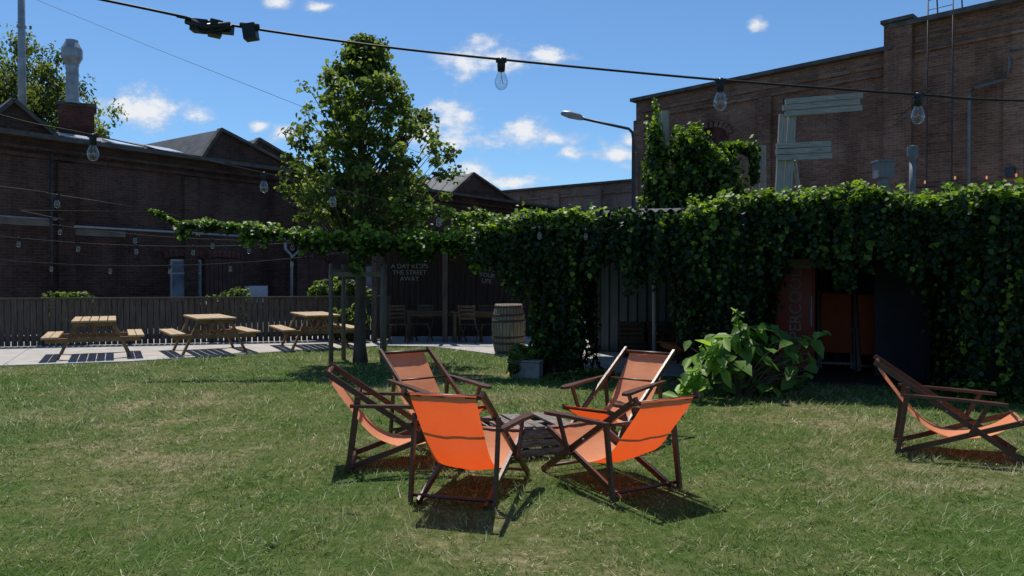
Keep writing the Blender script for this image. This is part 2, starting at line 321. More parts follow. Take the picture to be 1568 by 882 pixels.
# ------------------------------------------------------------ left brick warehouse (local x along wall, y away)
def warehouse():
    e=empty('brick_warehouse',(-15.2,22.3,0),math.atan2(.81,.587))
    mb=MB(); L0,L1=-14,32.0
    mb.box(((L0+L1)/2,4,3.0),(L1-L0,8,6.0),0)
    mb.box(((L0+L1)/2,-.06,5.92),(L1-L0+.2,.5,.14),1)
    mb.box(((L0+L1)/2,-.03,5.33),(L1-L0+.1,.10,.12),0)
    mb.box(((L0+L1)/2,-.05,5.55),(L1-L0+.1,.14,.10),0)
    for s in (-8,-3,1.8,6.0,10.9,15.2,19.6,24,28.4):
        mb.box((s,-.09,2.6),(.5,.18,5.2),0)
    for s in (-10,-5.5,-.6,): mb.box((s,-.02,3.3),(3.9,.05,.22),2)
    mb.box((2.9,-.02,3.05),(1.6,.05,.2),2)
    for s in (4,8.5,13,17.4): mb.box((s,-.02,3.35),(3.6,.05,.16),0)
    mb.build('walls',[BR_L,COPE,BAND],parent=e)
    mb=MB()
    def gable(a,p,b,zp,zb,y0,y1):
        vs=[(a,y0,5.8),(a,y0,zb),(p,y0,zp),(b,y0,zb),(b,y0,5.8)]; vs+=[(x,y1,z) for x,_,z in vs]
        mb.add(vs,[(0,4,3,2,1),(5,6,7,8,9),(0,1,6,5),(4,9,8,3)],0)
        mb.add([(a,y0-.1,zb+.03),(p,y0-.1,zp+.03),(p,y1,zp+.03),(a,y1,zb+.03)],[(0,1,2,3)],1)
        mb.add([(p,y0-.1,zp+.03),(b,y0-.1,zb+.03),(b,y1,zb+.03),(p,y1,zp+.03)],[(0,1,2,3)],1)
        for q0,q1 in (((a,zb),(p,zp)),((p,zp),(b,zb))): mb.beam((q0[0],y0-.06,q0[1]+.04),(q1[0],y0-.06,q1[1]+.04),.22,.12,3)
    gable(-.2,.65,1.9,7.05,6.1,.8,7.5); gable(6.9,7.7,11.6,7.25,6.05,.7,7.5); gable(9.4,10.6,14.5,7.5,6.1,2.4,8)
    gable(21.2,23.1,27.2,7.3,6.0,.7,7.5); gable(16.5,18.5,21,7.2,6.0,1.6,8); gable(-9,-7,-4,7.2,6.1,1,8)
    for s in (8.9,10.1,24.6,25.8):
        z=(7.25-(s-7.7)*.308) if s<12 else (7.3-(s-23.1)*.317); mb.box((s,2.2,z+.07),(.9,1.6,.05),2,Matrix.Rotation(.3,3,'Y'))
    mb.add([(2.2,.5,6.03),(6.8,.5,6.03),(6.8,3.2,6.75),(2.2,3.2,6.75)],[(0,1,2,3)],1)
    for s in (2.9,4.4,5.9): mb.box((s,1.45,6.35),(1.0,1.0,.05),2,Matrix.Rotation(.26,3,'X'))
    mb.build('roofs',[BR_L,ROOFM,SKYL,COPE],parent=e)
    mb=MB()
    mb.box((5.85,-.04,1.5),(1.15,.1,1.5),0)
    for i in (0,1): mb.box((5.57+i*.56,-.10,1.5),(.5,.03,1.36),1)
    mb.box((5.85,-.125,1.75),(1.1,.03,.05),0)
    mb.box((7.35,-.05,1.15),(1.6,.12,2.3),2)
    for i in range(9): mb.box((6.65+i*.175,-.125,1.12),(.15,.03,2.14),2)
    mb.box((8.65,-.2,.95),(.85,.35,.65),3)
    mb.box((11.7,-.05,1.25),(1.0,.1,2.5),4); mb.box((11.7,-.11,1.25),(.8,.04,2.3),2)
    mb.box((14.6,-.04,1.5),(1.3,.1,1.4),2); mb.box((14.6,-.1,1.5),(1.1,.03,1.2),1)
    for s in (5.85,7.35,11.7,14.6):
        for k in range(-4,5): mb.box((s+k*.196,-.08,2.42+.02*(16-k*k)/4),(.17,.12,.26),5,Matrix.Rotation(k*.06,3,'Y'))
    mb.tube([(2,-.2,3.22),(6,-.22,3.2),(10.2,-.2,3.15),(14,-.2,3.12)],.04,8,6)
    mb.tube([(-13,-.2,3.5),(1.5,-.2,3.4)],.03,8,6)
    mb.tube([(10.3,-.25,0),(10.3,-.25,2.5),(10.0,-.25,2.75),(10.0,-.25,3.0)],.06,10,6)
    mb.tube([(10.3,-.25,2.4),(10.65,-.25,2.7),(10.65,-.25,3.0)],.05,10,6)
    mb.tube([(15.9,-.2,0),(15.9,-.2,5.6)],.06,8,7)
    mb.tube([(1.3,-.3,0),(1.3,-.3,5.4)],.04,8,7)
    mb.build('doors_windows_pipes',[PIPE,PANE,DOORB,WHITE,BR_RED,BR_RED,PIPE,DKMETAL],parent=e)
warehouse()
mb=MB(); mb.box((0,0,6.8),(1.1,1.0,1.7)); mb.box((0,0,7.7),(1.25,1.15,.12),1)
mb.build('brick_chimney',[BR_RED,COPE],(-15.6,27,0),.5)
mb=MB(); mb.lathe([(.2,7.7),(.2,9.05)],n=20); mb.lathe([(.2,9.05),(.33,9.3),(.33,9.6),(.2,9.85),(.2,9.9),(0,9.9)],n=10,smooth=False)
for z in (8.0,8.35,8.7,9.0): mb.lathe([(.205,z),(.222,z+.02),(.205,z+.04)],n=20)
mb.build('vent_pipe',[STEEL],(-15.4,26.4,0))
mb=MB(); mb.tube([(0,0,6),(0,0,9),(0,0,13.5)],[.14,.12,.10],12)
for z in (7,8.6,10.2,11.8): mb.lathe([(.15,z),(.15,z+.08)],n=12)
mb.build('steel_mast',[STEEL],(-16.9,26,0))

mb=MB(); mb.box((8,3,3.8),(26,6,7.6),0); mb.box((8,.0,7.55),(26.2,.4,.14),1); mb.box((8,-.05,6.9),(26,.1,.12),0)
for s in np.arange(-4,21,3.2): mb.box((s,-.08,3.6),(.5,.16,7.0),0)
mb.build('brick_wall',[BR_F,COPE],(-1.5,52.8,0),math.atan2(-5,6.6))

# right brick hall
def hall():
    e=empty('brick_hall',(5.6,34,0),math.radians(-45))
    mb=MB()
    mb.box((5.45,5,4.8),(10.9,10,9.6),0); mb.box((21.0,5,5.15),(20.2,10,10.3),0)
    mb.box((5.4,-.05,9.58),(11.1,.45,.14),1); mb.box((21.0,-.05,10.3),(20.4,.5,.16),1)
    mb.box((11.1,-.12,5.2),(.9,.24,10.45),0); mb.box((11.1,-.12,10.47),(1.05,.5,.12),1)
    mb.box((5.6,-.03,9.05),(10.6,.1,.14),0); mb.box((5.6,-.05,8.72),(10.6,.12,.1),0)
    mb.box((21.5,-.03,9.7),(19.8,.1,.14),0); mb.box((21.5,-.05,9.3),(19.8,.12,.1),0)
    for s in (.25,6.2,14.5,18.5,23): mb.box((s,-.08,4.35),(.55,.17,8.6),0)
    mb.build('walls',[BR_R,COPE],parent=e)
    mb=MB()
    s=3.85
    pts=[(s-.75,6.0),(s+.75,6.0)]+[(s+.75*math.cos(t),7.5+.35*math.sin(t)) for t in np.linspace(0,math.pi,9)]
    mb.add([(x,-.012,z) for x,z in pts],[tuple(range(len(pts)))],0)
    for t in np.linspace(.1,math.pi-.1,11): mb.box((s+.82*math.cos(t),-.06,7.5+.45*math.sin(t)),(.14,.12,.26),1,Matrix.Rotation(math.pi/2-t,3,'Y'))
    mb.build('blind_windows',[BR_RED,BR_R],parent=e)
    mb=MB()
    for s in (12.05,12.8): mb.tube([(s,-.25,3),(s,-.25,11.8)],.025,6,0)
    for z in np.arange(3.2,11.4,.32): mb.tube([(12.05,-.25,z),(12.8,-.25,z)],.012,6,0)
    for s in (12.05,12.8): mb.tube([(s,-.25,11.8),(s,.6,11.8),(s,.9,10.3)],.025,6,0)
    mb.tube([(13.3,-.25,2),(13.3,-.25,7.5),(13.45,-.25,7.75),(14.3,-.25,7.85),(14.4,-.25,8.2),(14.4,-.25,8.5)],.055,8,1)
    mb.tube([(10.2,-.15,4.7),(14,-.15,4.6),(20,-.15,4.7)],.02,6,0)
    mb.box((14.45,-.3,4.9),(.25,.25,.3),0)
    mb.tube([(7.0,-.16,3),(7.0,-.16,8.5)],.03,6,0)
    mb.build('ladder_and_pipes',[DKMETAL,GREYMET],parent=e)
    mb=MB()
    for i,s in enumerate((9.0,9.7,10.5,12,12.9,13.8,14.6)):
        mb.lathe([(.0,-.09),(.032,-.06),(.032,-.01),(.02,.03)],(s,-.25,4.85+.05*math.sin(i*2)),8,0)
    m,ntt,b=newmat('warm_lamp'); b.inputs['Base Color'].default_value=(.9,.4,.2,1); b.inputs['Emission Color'].default_value=(1,.4,.2,1); b.inputs['Emission Strength'].default_value=.4
    mb.build('wall_lamps',[m],parent=e)
hall()

# ------------------------------------------------------------ picket fence
mb=MB(); A=Vector((-16,15.9,0)); B=Vector((-3.1,19.2,0)); d=(B-A); L=d.length
s=0
while s<L:
    z=1.06+random.uniform(-.012,.012); mb.box((s,0,z/2+.03),(.112,.022,z),0,Matrix.Rotation(random.uniform(-.008,.008),3,'Y')); s+=.13
mb.box((L/2,.03,.2),(L,.035,.12),0); mb.box((L/2,.03,.85),(L,.035,.1),0); mb.box((L/2,0,1.115),(L,.12,.04),0)
s=0
while s<L: mb.box((s,.09,.55),(.09,.09,1.1),0); s+=1.8
mb.build('picket_fence',[FENCE],A,math.atan2(d.y,d.x))

def bush(name,c,r,n,mat,size,parent=None):
    c=np.array(c); r=np.array(r); k=14
    cc=c+rng.uniform(-1,1,(k,3))*r*.7; i=rng.integers(0,k,n); D=norm(rng.normal(0,1,(n,3)))
    P=cc[i]+D*(r*.42)*rng.uniform(.4,1.0,(n,1)); P[:,2]=np.maximum(P[:,2],.03)
    return leaves(name,P,D+np.array([0,0,.6]),size,mat,parent)
bush('hedge_plant',(-7.1,18.9,.92),(.8,.35,.4),1500,TLEAF,.1)
bush('hedge_plant.001',(-10.6,18.0,.92),(.7,.35,.4),1200,TLEAF,.1)
bush('hedge_plant.002',(-4.4,19.3,.95),(.9,.35,.6),2600,TLEAF,.12)
bush('hedge_plant.003',(-4.0,18.4,.5),(.5,.25,.45),1200,TLEAF,.12)

def picnic():
    mb=MB()
    for i in range(5): mb.box((0,-.31+i*.155,.735),(1.8,.14,.04),0)
    for sgn in (-1,1):
        for i in range(2): mb.box((0,sgn*(.66+i*.145),.435),(1.8,.135,.04),0)
        x=sgn*.62
        mb.beam((x,-.3,.715),(x,-.62,.0),.045,.11,1,(1,0,0)); mb.beam((x,.3,.715),(x,.62,.0),.045,.11,1,(1,0,0))
        mb.box((x+.047*sgn,0,.37),(.045,1.62,.09),1); mb.box((x+.047*sgn,0,.675),(.045,.72,.08),1)
        mb.beam((x,0,.66),(x*.15,0,.4),.05,.07,1)
    mb.box((0,0,.39),(1.2,.05,.06),1)
    return mb
pt=picnic().build('picnic_table',[WTABLE,WLEG],(-8.45,15.2,.02),math.radians(118),bev=.006)
dup(pt,'picnic_table.001',(-6.5,16.1,.02),math.radians(122)); dup(pt,'picnic_table.002',(-4.55,17.3,.02),math.radians(117))

# ------------------------------------------------------------ deck chairs
def smoothpts(P,n):
    out=[]; P=[P[0]]+P+[P[-1]]
    for i in range(1,len(P)-2):
        for k in range(n):
            t=k/n; a,b,c,d=[np.array(P[i+j]) for j in (-1,0,1,2)]
            out.append(.5*((2*b)+(-a+c)*t+(2*a-5*b+4*c-d)*t*t+(-a+3*b-3*c+d)*t**3))
    out.append(np.array(P[-2])); return out
def deckchair(ztop=.80,xt=-.58,xf=.54):
    mb=MB(); k_=(ztop+.03)/(.56-xt+.03)
    zA=lambda x:(.56-x)*k_
    for s in (-1,1):
        y=.285*s
        mb.beam((xt-.03,y,ztop+.03),(.56,y,.015),.026,.046,0)
        mb.beam((xf,.25*s,.365),(-.44,.25*s,.015),.024,.044,0)
        mb.beam((-.34,.315*s,zA(-.34)-.01),(-.42,.315*s,.01),.024,.042,0,(1,0,0))
        yy=.345*s; q=-.035
        mb.add([(-.40,yy-.022,.60+q),(-.40,yy+.022,.60+q),(.05,yy+.032,.585+q),(.05,yy-.032,.585+q),(.34,yy+.045,.57+q),(.34,yy-.045,.57+q),(.41,yy+.025,.565+q),(.41,yy-.025,.565+q),
                (-.40,yy-.022,.575+q),(-.40,yy+.022,.575+q),(.05,yy+.032,.56+q),(.05,yy-.032,.56+q),(.34,yy+.045,.545+q),(.34,yy-.045,.545+q),(.41,yy+.025,.54+q),(.41,yy-.025,.54+q)],
               [(0,3,2,1),(3,5,4,2),(5,7,6,4),(8,9,10,11),(11,10,12,13),(13,12,14,15),(0,1,9,8),(1,2,10,9),(2,4,12,10),(4,6,14,12),(6,7,15,14),(7,5,13,15),(5,3,11,13),(3,0,8,11)],0)
        mb.beam((.28,.318*s,.515),(.14,.318*s,.24),.022,.036,0,(1,0,0))
        mb.tube([(.14,.24*s,.235),(.14,.335*s,.235)],.011,6,0)
        mb.tube([(-.04,.265*s,zA(-.04)),(-.04,.305*s,zA(-.04))],.01,6,2)
    mb.tube([(xt,-.3,ztop),(xt,.3,ztop)],.016,8,0); mb.tube([(.50,-.3,.055),(.50,.3,.055)],.013,8,0)
    mb.tube([(xf-.02,-.27,.357),(xf-.02,.27,.357)],.016,8,0); mb.tube([(-.385,-.33,.052),(-.385,.33,.052)],.014,8,0)
    mb.tube([(-.345,-.33,zA(-.345)-.03),(-.345,.33,zA(-.345)-.03)],.011,8,0)
    g=ztop/.8; w_=-.14-xt
    prof=smoothpts([(xt-.02,ztop+.012),(xt+.02,ztop-.07),(xt+.36*w_,.54*g),(xt+.66*w_,.36*g),(-.14,.235),(.03,.185),(.22,.205),(.39,.275),(.535,.377)],4)
    nw=9; vs=[]; N=len(prof)
    for i,p in enumerate(prof):
        sag=math.sin(math.pi*i/(N-1))*.03
        for k in range(nw):
            t=k/(nw-1)*2-1; w=.24-.012*math.sin(math.pi*i/(N-1))
            vs.append((p[0]+.006*math.sin(t*5+i*.3)*math.sin(math.pi*i/(N-1)),t*w,p[1]-sag*(1-t*t)+.003*math.sin(t*9+i)))
    mb.add(vs,[(i*nw+k,i*nw+k+1,(i+1)*nw+k+1,(i+1)*nw+k) for i in range(N-1) for k in range(nw-1)],1,True)
    return mb.build('deck_chair',[FRAME,SLING,STEEL])
def ang(fx,fy): return math.atan2(fy,fx)
dc=deckchair(); dc.location=(-.30,5.62,0); dc.rotation_euler=(0,0,ang(.28,.96))
d2=deckchair(.73,-.62); d2.location=(.78,5.84,0); d2.rotation_euler=(0,0,ang(-.50,.87))
dup(dc,'deck_chair.002',(-.98,6.50,0),ang(.98,.16))
d3=deckchair(.80,-.70); d3.location=(-.74,7.50,0); d3.rotation_euler=(0,0,ang(.58,-.81))
dup(d3,'deck_chair.004',(1.02,7.45,0),ang(-.62,-.78))
dup(dc,'deck_chair.005',(3.98,6.83,0),ang(.90,-.43))
dup(dc,'deck_chair.006',(3.3,14.3,.02),ang(-.8,-.6))

mb=MB()
for i in range(7):
    if i==4: continue
    mb.box((-.30+i*.1,0,.27+random.uniform(-.006,.006)),(.083,.66,.02),0,Matrix.Rotation(random.uniform(-.02,.02),3,'Z'))
for y in (-.28,0,.28): mb.box((0,y,.245),(.7,.08,.025),0)
for y in (-.32,.32):
    for z in (.05,.13,.205): mb.box((0,y,z),(.70,.02,.06),0)
for x in (-.36,.36):
    for z in (.05,.13,.205): mb.box((x,0,z),(.02,.62,.06),0)
for x in (-.33,.33):
    for y in (-.29,.29): mb.box((x,y,.115),(.05,.05,.23),0)
mb.build('pallet_table',[PALLET],(.14,6.95,0),.35)

# ------------------------------------------------------------ tree with stakes
def tree():
    e=empty('young_tree',(0,0,0)); x0,y0=-2.85,14.1
    mb=MB(); mb.tube([(x0,y0,0),(x0-.01,y0,.3),(x0,y0,1.2),(x0+.03,y0,2.2),(x0+.06,y0,3.4),(x0+.03,y0,4.6),(x0+.0,y0,5.8)],[.15,.115,.1,.09,.065,.035,.01],12)
    prof_z=[2.45,2.8,3.2,3.7,4.2,4.7,5.2,5.65,6.1]; prof_r=[.8,1.4,1.68,1.72,1.5,1.25,.95,.5,.12]
    P=[];N=[];R=[]
    nb=330; cx=x0+.12
    for i in range(nb):
        z=2.5+3.5*((i+.5)/nb)**1.12; r=np.interp(z,prof_z,prof_r)
        a=i*2.39996+random.uniform(-.3,.3); rr=r*(random.random()**.42)*random.uniform(.72,1.15)
        c=np.array([cx+rr*math.cos(a),y0+rr*math.sin(a),z])
        if i%3==0 or rr>r*.75:
            zb=max(1.95,z-.35-rr*.75); mb.tube([(x0+.03,y0,zb),((x0*.55+c[0]*.45),(y0*.55+c[1]*.45),zb+.28*(z-zb)+.05),tuple(c)],[.022,.014,.004],5,0,False)
        n=random.randint(28,72); cr=random.uniform(.12,.24)
        D=norm(rng.normal(0,1,(n,3))); p=c+D*cr*np.array([1,1,.75])*rng.uniform(.25,1.2,(n,1)); P.append(p); N.append(D*.5+np.array([0,0,.7])); R.append(np.full(n,np.clip(random.gauss(.52,.3),0,1)))
    mb.build('trunk_and_limbs',[BARK],parent=e)
    leaves('crown',np.concatenate(P),np.concatenate(N),.090,TLEAF,e,.7,.8,.4,np.concatenate(R))
tree()
mb=MB()
for x,y in ((-3.38,14.0),(-2.42,14.0),(-3.3,14.7),(-2.5,14.7)): mb.tube([(x,y,0),(x,y,1.0),(x+.01,y,1.86)],[.045,.042,.04],10)
mb.beam((-3.42,14.0,1.66),(-2.38,14.0,1.66),.03,.09); mb.beam((-3.34,14.7,1.66),(-2.46,14.7,1.66),.03,.09); mb.beam((-3.38,14.0,1.72),(-3.3,14.7,1.72),.03,.08); mb.beam((-2.42,14.0,1.72),(-2.5,14.7,1.72),.03,.08)
mb.build('tree_stakes',[STAKE])

def fartree(name,x0,y0,zt,rad,n):
    e=empty(name); mb=MB(); mb.tube([(x0,y0,0),(x0+.2,y0,4),(x0,y0,zt*.7)],[.4,.3,.1],10)
    P=[];N=[];R=[]
    for i in range(n):
        u=norm(rng.normal(0,1,(1,3)))[0]; q=random.random()**.4
        c=np.array([x0,y0,zt*.66])+u*q*np.array([rad,rad,zt*.33])*random.uniform(.8,1.08)
        if i%4==0: mb.tube([(x0,y0,zt*.35),((x0+c[0])/2,(y0+c[1])/2,(zt*.4+c[2])/2),tuple(c)],[.12,.07,.02],5,0,False)
        k=random.randint(60,130); D=norm(rng.normal(0,1,(k,3))); P.append(c+D*rng.uniform(.2,1,(k,1))*np.array([.6,.6,.8])*random.uniform(.7,1.3)); N.append(D+np.array([0,0,.6])); R.append(np.full(k,random.random()))
    mb.build('trunk_and_limbs',[BARK],parent=e)
    leaves('crown',np.concatenate(P),np.concatenate(N),.21,FLEAF,e,.6,1.4,.26,np.concatenate(R))
fartree('willow_tree',-25.2,38,14.2,4.7,300); fartree('willow_tree.001',-33,42,17,5,200)

# ------------------------------------------------------------ bar pavilion on the right
U=Vector((.932,-.363,0)); Vv=Vector((.363,.932,0)); F0=Vector((.1,12.5,0))
def W_(s,v,z): return F0+U*s+Vv*v+Vector((0,0,z))
def pavilion():
    rz=math.atan2(-.363,.932); e=empty('bar_pavilion',F0,rz)
    mb=MB()
    for s in (.7,3.4,6.7,9.4): mb.box((s,0,1.2),(.12,.12,2.4),0)
    for s in (2.2,5.0,8.0): mb.box((s,2.9,1.2),(.1,.1,2.4),0)
    mb.box((4.6,0,2.26),(10,.1,.16),0); mb.box((4.6,3.2,2.33),(10,.1,.16),0)
    for s in np.arange(.3,9.6,.75): mb.box((s,1.6,2.38),(.06,3.5,.1),0)
    mb.box((6.6,2.1,.035),(6.2,3.4,.03),1)
    mb.build('posts_and_beams',[FENCE,INNER],parent=e)
    mb=MB()
    def sheet(x0,x1,y0,z0,y1,z1):
        n=int((x1-x0)/.025); xs=np.linspace(x0,x1,n); vs=[]
        for i,x in enumerate(xs):
            zz=.022*math.sin(x*2*math.pi/.15); vs+=[(x,y0,z0+zz),(x,y1,z1+zz)]
        mb.add(vs,[(2*i,2*i+2,2*i+3,2*i+1) for i in range(n-1)],0,True)
    sheet(-.2,9.7,-.1,2.46,3.9,2.72); sheet(1.45,2.7,-.42,2.60,1.3,2.78)
    mb.build('corrugated_roof',[ROOFM],parent=e)
    mb=MB()
    def corr(x0,x1,y,z0,z1,mat):
        x=x0;vs=[]
        while x<x1:
            for dx,dy in ((0,0),(.07,0),(.1,.04),(.17,.04)): vs+=[(x+dx,y+dy,z0),(x+dx,y+dy,z1)]
            x+=.2
        m=len(vs)//2; mb.add(vs,[(2*i,2*i+2,2*i+3,2*i+1) for i in range(m-1)],mat)
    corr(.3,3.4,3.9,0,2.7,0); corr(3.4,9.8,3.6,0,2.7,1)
    mb.box((.25,3.9,1.3),(.14,.14,2.6),1); mb.box((3.35,3.75,1.3),(.1,.3,2.6),0); mb.box((2.05,3.82,1.3),(.06,.06,2.5),0)
    mb.box((6.2,2.4,1.2),(.06,2.2,2.4),1); mb.box((5.85,1.4,1.2),(.75,.06,2.4),1)
    mb.box((7.55,.12,1.1),(.5,.06,2.2),0); mb.box((9.8,1.9,1.25),(.06,3.6,2.5),1)
    mb.build('container_walls',[CONT,CONTB,WHITE],parent=e)
pavilion()
mb=MB(); mb.box((0,0,.95),(.62,.6,1.8),0); mb.box((0,-.31,1.0),(.54,.02,1.5),0); mb.box((0,-.325,1.78),(.56,.02,.16),1); mb.box((.25,-.34,1.0),(.03,.04,.5),2)
fr=mb.build('drinks_fridge',[RED,CHALK,STEEL],W_(4.3,1.9,0.05),math.atan2(-.363,.932),bev=.01)
def text(name,body,size,loc,rot,mat,parent=None):
    c=bpy.data.curves.new(name,'FONT'); c.body=body; c.size=size; c.extrude=.002; c.materials.append(mat); c.align_x='CENTER'
    o=bpy.data.objects.new(name,c); COL.objects.link(o); o.location=loc; o.rotation_euler=rot
    if parent: o.parent=parent
    return o
text('lettering','SUPERCOOL',.26,(.09,-.325,.95),(math.radians(90),math.radians(-90),0),CHALK,fr)
def folded(name,loc,rz):
    mb=MB(); R=Matrix.Rotation(math.radians(-14),3,'X')
    for s in (-.28,.28): mb.box(R@Vector((s,0,.68)),(.03,.05,1.36),0,R); mb.box(R@Vector((s*.85,.05,.6)),(.028,.045,1.15),0,R)
    for z in (.1,.7,1.3): mb.box(R@Vector((0,0,z)),(.56,.03,.04),0,R)
    mb.box(R@Vector((0,-.03,.78)),(.47,.012,1.0),1,R); return mb.build(name,[FRAME,SHADESL],loc,rz)
r0=math.atan2(-.363,.932)
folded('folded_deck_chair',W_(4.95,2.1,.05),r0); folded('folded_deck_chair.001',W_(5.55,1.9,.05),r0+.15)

def letters():
    mb=MB()
    def plank(p0,p1,w,t=.05,k=2):
        p0=Vector(p0);p1=Vector(p1); d=(p1-p0).normalized(); n=d.cross(Vector((0,1,0))).normalized()
        for i in range(k):
            o=n*((i-(k-1)/2)*(w/k)); j=d*random.uniform(-.03,.03)
            mb.beam(p0+o+j,p1+o*1.05+j,t,w/k-.012,0 if abs(d.z)>.5 else 1,n)
    plank((.10,0,-.1),(.17,0,1.36),.27); plank((.10,-.05,1.46),(1.32,-.05,1.56),.28,k=3); plank((-.02,-.05,.76),(.84,-.05,.80),.28,k=3)
    plank((0,-.05,.0),(1.2,-.05,.0),.26,k=3)
    mb.beam((.3,.05,.65),(.5,.3,.0),.05,.06,0)
    mb.build('wooden_letter',[WGREY,WGREYH],(4.22,12,2.83))
    mb=MB()
    plank((0,0,-.2),(0,0,1.75),.26); plank((1.18,0,-.2),(1.16,0,.9),.27); plank((1.70,0,-.2),(1.68,0,1.15),.24); plank((.1,-.05,.5),(1.2,-.05,.5),.25,k=3)
    mb.build('wooden_letter.001',[WGREY,WGREYH],(2.55,12.9,2.7))
letters()
mb=MB(); mb.box((0,0,.25),(.12,.12,.7),0); mb.box((0,0,.62),(.26,.2,.26),0); mb.box((0,0,.76),(.3,.24,.03),0)
mb.build('roof_vent',[GREYMET],(6.12,12.4,2.75))
mb=MB(); mb.tube([(0,0,-.2),(0,0,.75)],.05,12); mb.lathe([(.05,.75),(.085,.82),(.085,.98),(.0,1.0)],n=12,smooth=False)
mb.build('vent_pipe.001',[GREYMET],(6.6,12.4,2.78))

# ------------------------------------------------------------ ivy
def topz(s): return 2.46+.20*np.clip((s-.6)/2.6,0,1)
def ivy():
    e=empty('ivy'); cores=MB(); P=[];N=[];R=[]
    fwd=np.array([-.363,-.932,0])
    def put(p,n,r): P.append(p);N.append(n);R.append(r)
    def strand(s,v,z0,z1,out,dens=48,amp=.06,r=.5):
        L=z0-z1; n=max(3,int(L*dens)); t=np.linspace(0,1,n); ph=random.uniform(0,6)
        ss=s+amp*np.sin(t*L*3+ph)+rng.normal(0,.035,n); vv=v+amp*np.cos(t*L*2.3+ph)+rng.normal(0,.04,n)
        zz=z0-t*L+rng.normal(0,.02,n)
        p=np.array(F0)[None]+np.outer(ss,np.array(U))+np.outer(vv,np.array(Vv)); p[:,2]=zz
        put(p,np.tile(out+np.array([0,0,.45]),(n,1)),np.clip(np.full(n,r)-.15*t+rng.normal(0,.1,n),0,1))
    u=np.array(U);vv_=np.array(Vv)
    def column(s0,s1,v0,v1,zb,zt,n,pf=(1.0,.9,.78,.95,1.0)):
        for i in range(n):
            a=random.uniform(0,2*math.pi); cs,cv=math.cos(a),math.sin(a)
            if cv>.5 and random.random()<.6: continue
            rad=random.uniform(.70,1.2)+.14*math.sin(a*5)
            za=zt-random.random()**2*.5*(zt-zb); zz=zb+random.random()**1.4*(zt-zb)*.85
            if za<zz: za,zz=zz,za
            rad*=np.interp((za+zz)/2,np.linspace(zb,zt,5),pf)
            s=(s0+s1)/2+(s1-s0)/2*cs*rad; v=(v0+v1)/2+(v1-v0)/2*cv*rad
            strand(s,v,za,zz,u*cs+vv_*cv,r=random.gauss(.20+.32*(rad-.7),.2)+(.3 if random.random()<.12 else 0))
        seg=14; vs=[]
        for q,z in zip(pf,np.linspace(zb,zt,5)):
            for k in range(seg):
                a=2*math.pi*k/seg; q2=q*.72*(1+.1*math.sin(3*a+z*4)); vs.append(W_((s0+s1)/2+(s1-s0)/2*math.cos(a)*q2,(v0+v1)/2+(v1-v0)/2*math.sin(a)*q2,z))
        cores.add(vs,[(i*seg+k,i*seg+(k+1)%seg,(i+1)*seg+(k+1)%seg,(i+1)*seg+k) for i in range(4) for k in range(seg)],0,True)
    column(.24,1.2,-.35,.6,0,2.3,200,(1.05,.9,.82,1.0,1.15))
    column(2.65,3.95,-.45,.45,0.2,2.45,210,(.9,.8,.85,1.05,1.1))
    column(6.15,7.7,-.5,.4,0,2.5,280,(1.0,.85,.85,1.0,1.1))
    column(8.2,9.6,-.5,.4,0,2.5,130)
    for i in range(1750):
        s=random.uniform(-.45,9.7); top=topz(s)+.06*math.sin(s*1.7)+.05*math.sin(s*4.1)
        ln=.20+.2*abs(math.sin(s*2.1+.5))+.16*abs(math.sin(s*7.3))+(random.random()**2.5)*.85*(.4+.6*abs(math.sin(s*3.3+1)))
        v=random.uniform(-.5,-.1); strand(s,v,top+random.uniform(-.12,.04),top-ln,fwd,dens=38,amp=.04,r=random.gauss(.32-.25*(v+.3),.2))  # hanging front leaves get dark tones, painting in their backlit shade
    n=16000; s=rng.uniform(-.5,9.8,n); v=-.5+1.5*rng.uniform(0,1,n)**1.6; hump=.07*np.sin(s*1.7)+.06*np.sin(s*4.1+v*3)+.05*np.sin(s*9+v*5)
    k=~((s>1.4)&(s<2.75)); s=s[k];v=v[k];hump=hump[k];n=len(s)
    p=np.array(F0)[None]+np.outer(s,u)+np.outer(v,vv_); p[:,2]=topz(s)+.02+hump+rng.normal(0,.05,n)-.25*np.maximum(0,-.2-v)
    put(p,np.tile(np.array([0,-.2,1.]),(n,1)),rng.uniform(.6,1.2,n))  # top leaves take the bright tones, sunlight painted into the colour
    for i in range(230):
        s=random.uniform(-.4,9.7)
        if 1.4<s<2.75: continue
        z=float(topz(s)); strand(s,random.uniform(-.5,.5),z+random.uniform(.08,.24),z-.05,fwd*.3,dens=60,amp=.03,r=.95)
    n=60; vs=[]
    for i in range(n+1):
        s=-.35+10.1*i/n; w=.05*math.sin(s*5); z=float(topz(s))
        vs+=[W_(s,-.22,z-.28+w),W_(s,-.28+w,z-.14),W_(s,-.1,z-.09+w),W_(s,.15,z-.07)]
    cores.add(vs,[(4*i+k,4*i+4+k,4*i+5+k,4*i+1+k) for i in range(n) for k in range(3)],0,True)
    pts=[(-6.05,2.72),(-5.8,2.62),(-5.6,2.5),(-4.95,2.48),(-4.2,2.40),(-3.4,2.27),(-2.45,2.2),(-1.47,2.19),(-.6,2.26),(.2,2.38)]
    n=9500; x=-6.05+6.4*rng.uniform(0,1,n)**.72; z=np.interp(x,[a for a,b in pts],[b for a,b in pts]); th=np.interp(x,[-6.05,-5,-3.6,-2.2,.2],[.03,.055,.09,.15,.22])
    th=th*(1+.4*np.sin(x*7)+.25*np.sin(x*17))
    p=np.stack([x,12.55+rng.normal(0,1,n)*th*.7,z+rng.normal(0,1,n)*th*.6-.3*th*np.abs(rng.normal(0,1,n))],1)
    put(p,np.tile(np.array([0,-.5,.8]),(n,1)),np.clip(.72+ (p[:,2]-z)/th*.25,.1,1.2))  # upper leaves painted lighter, as if lit from above
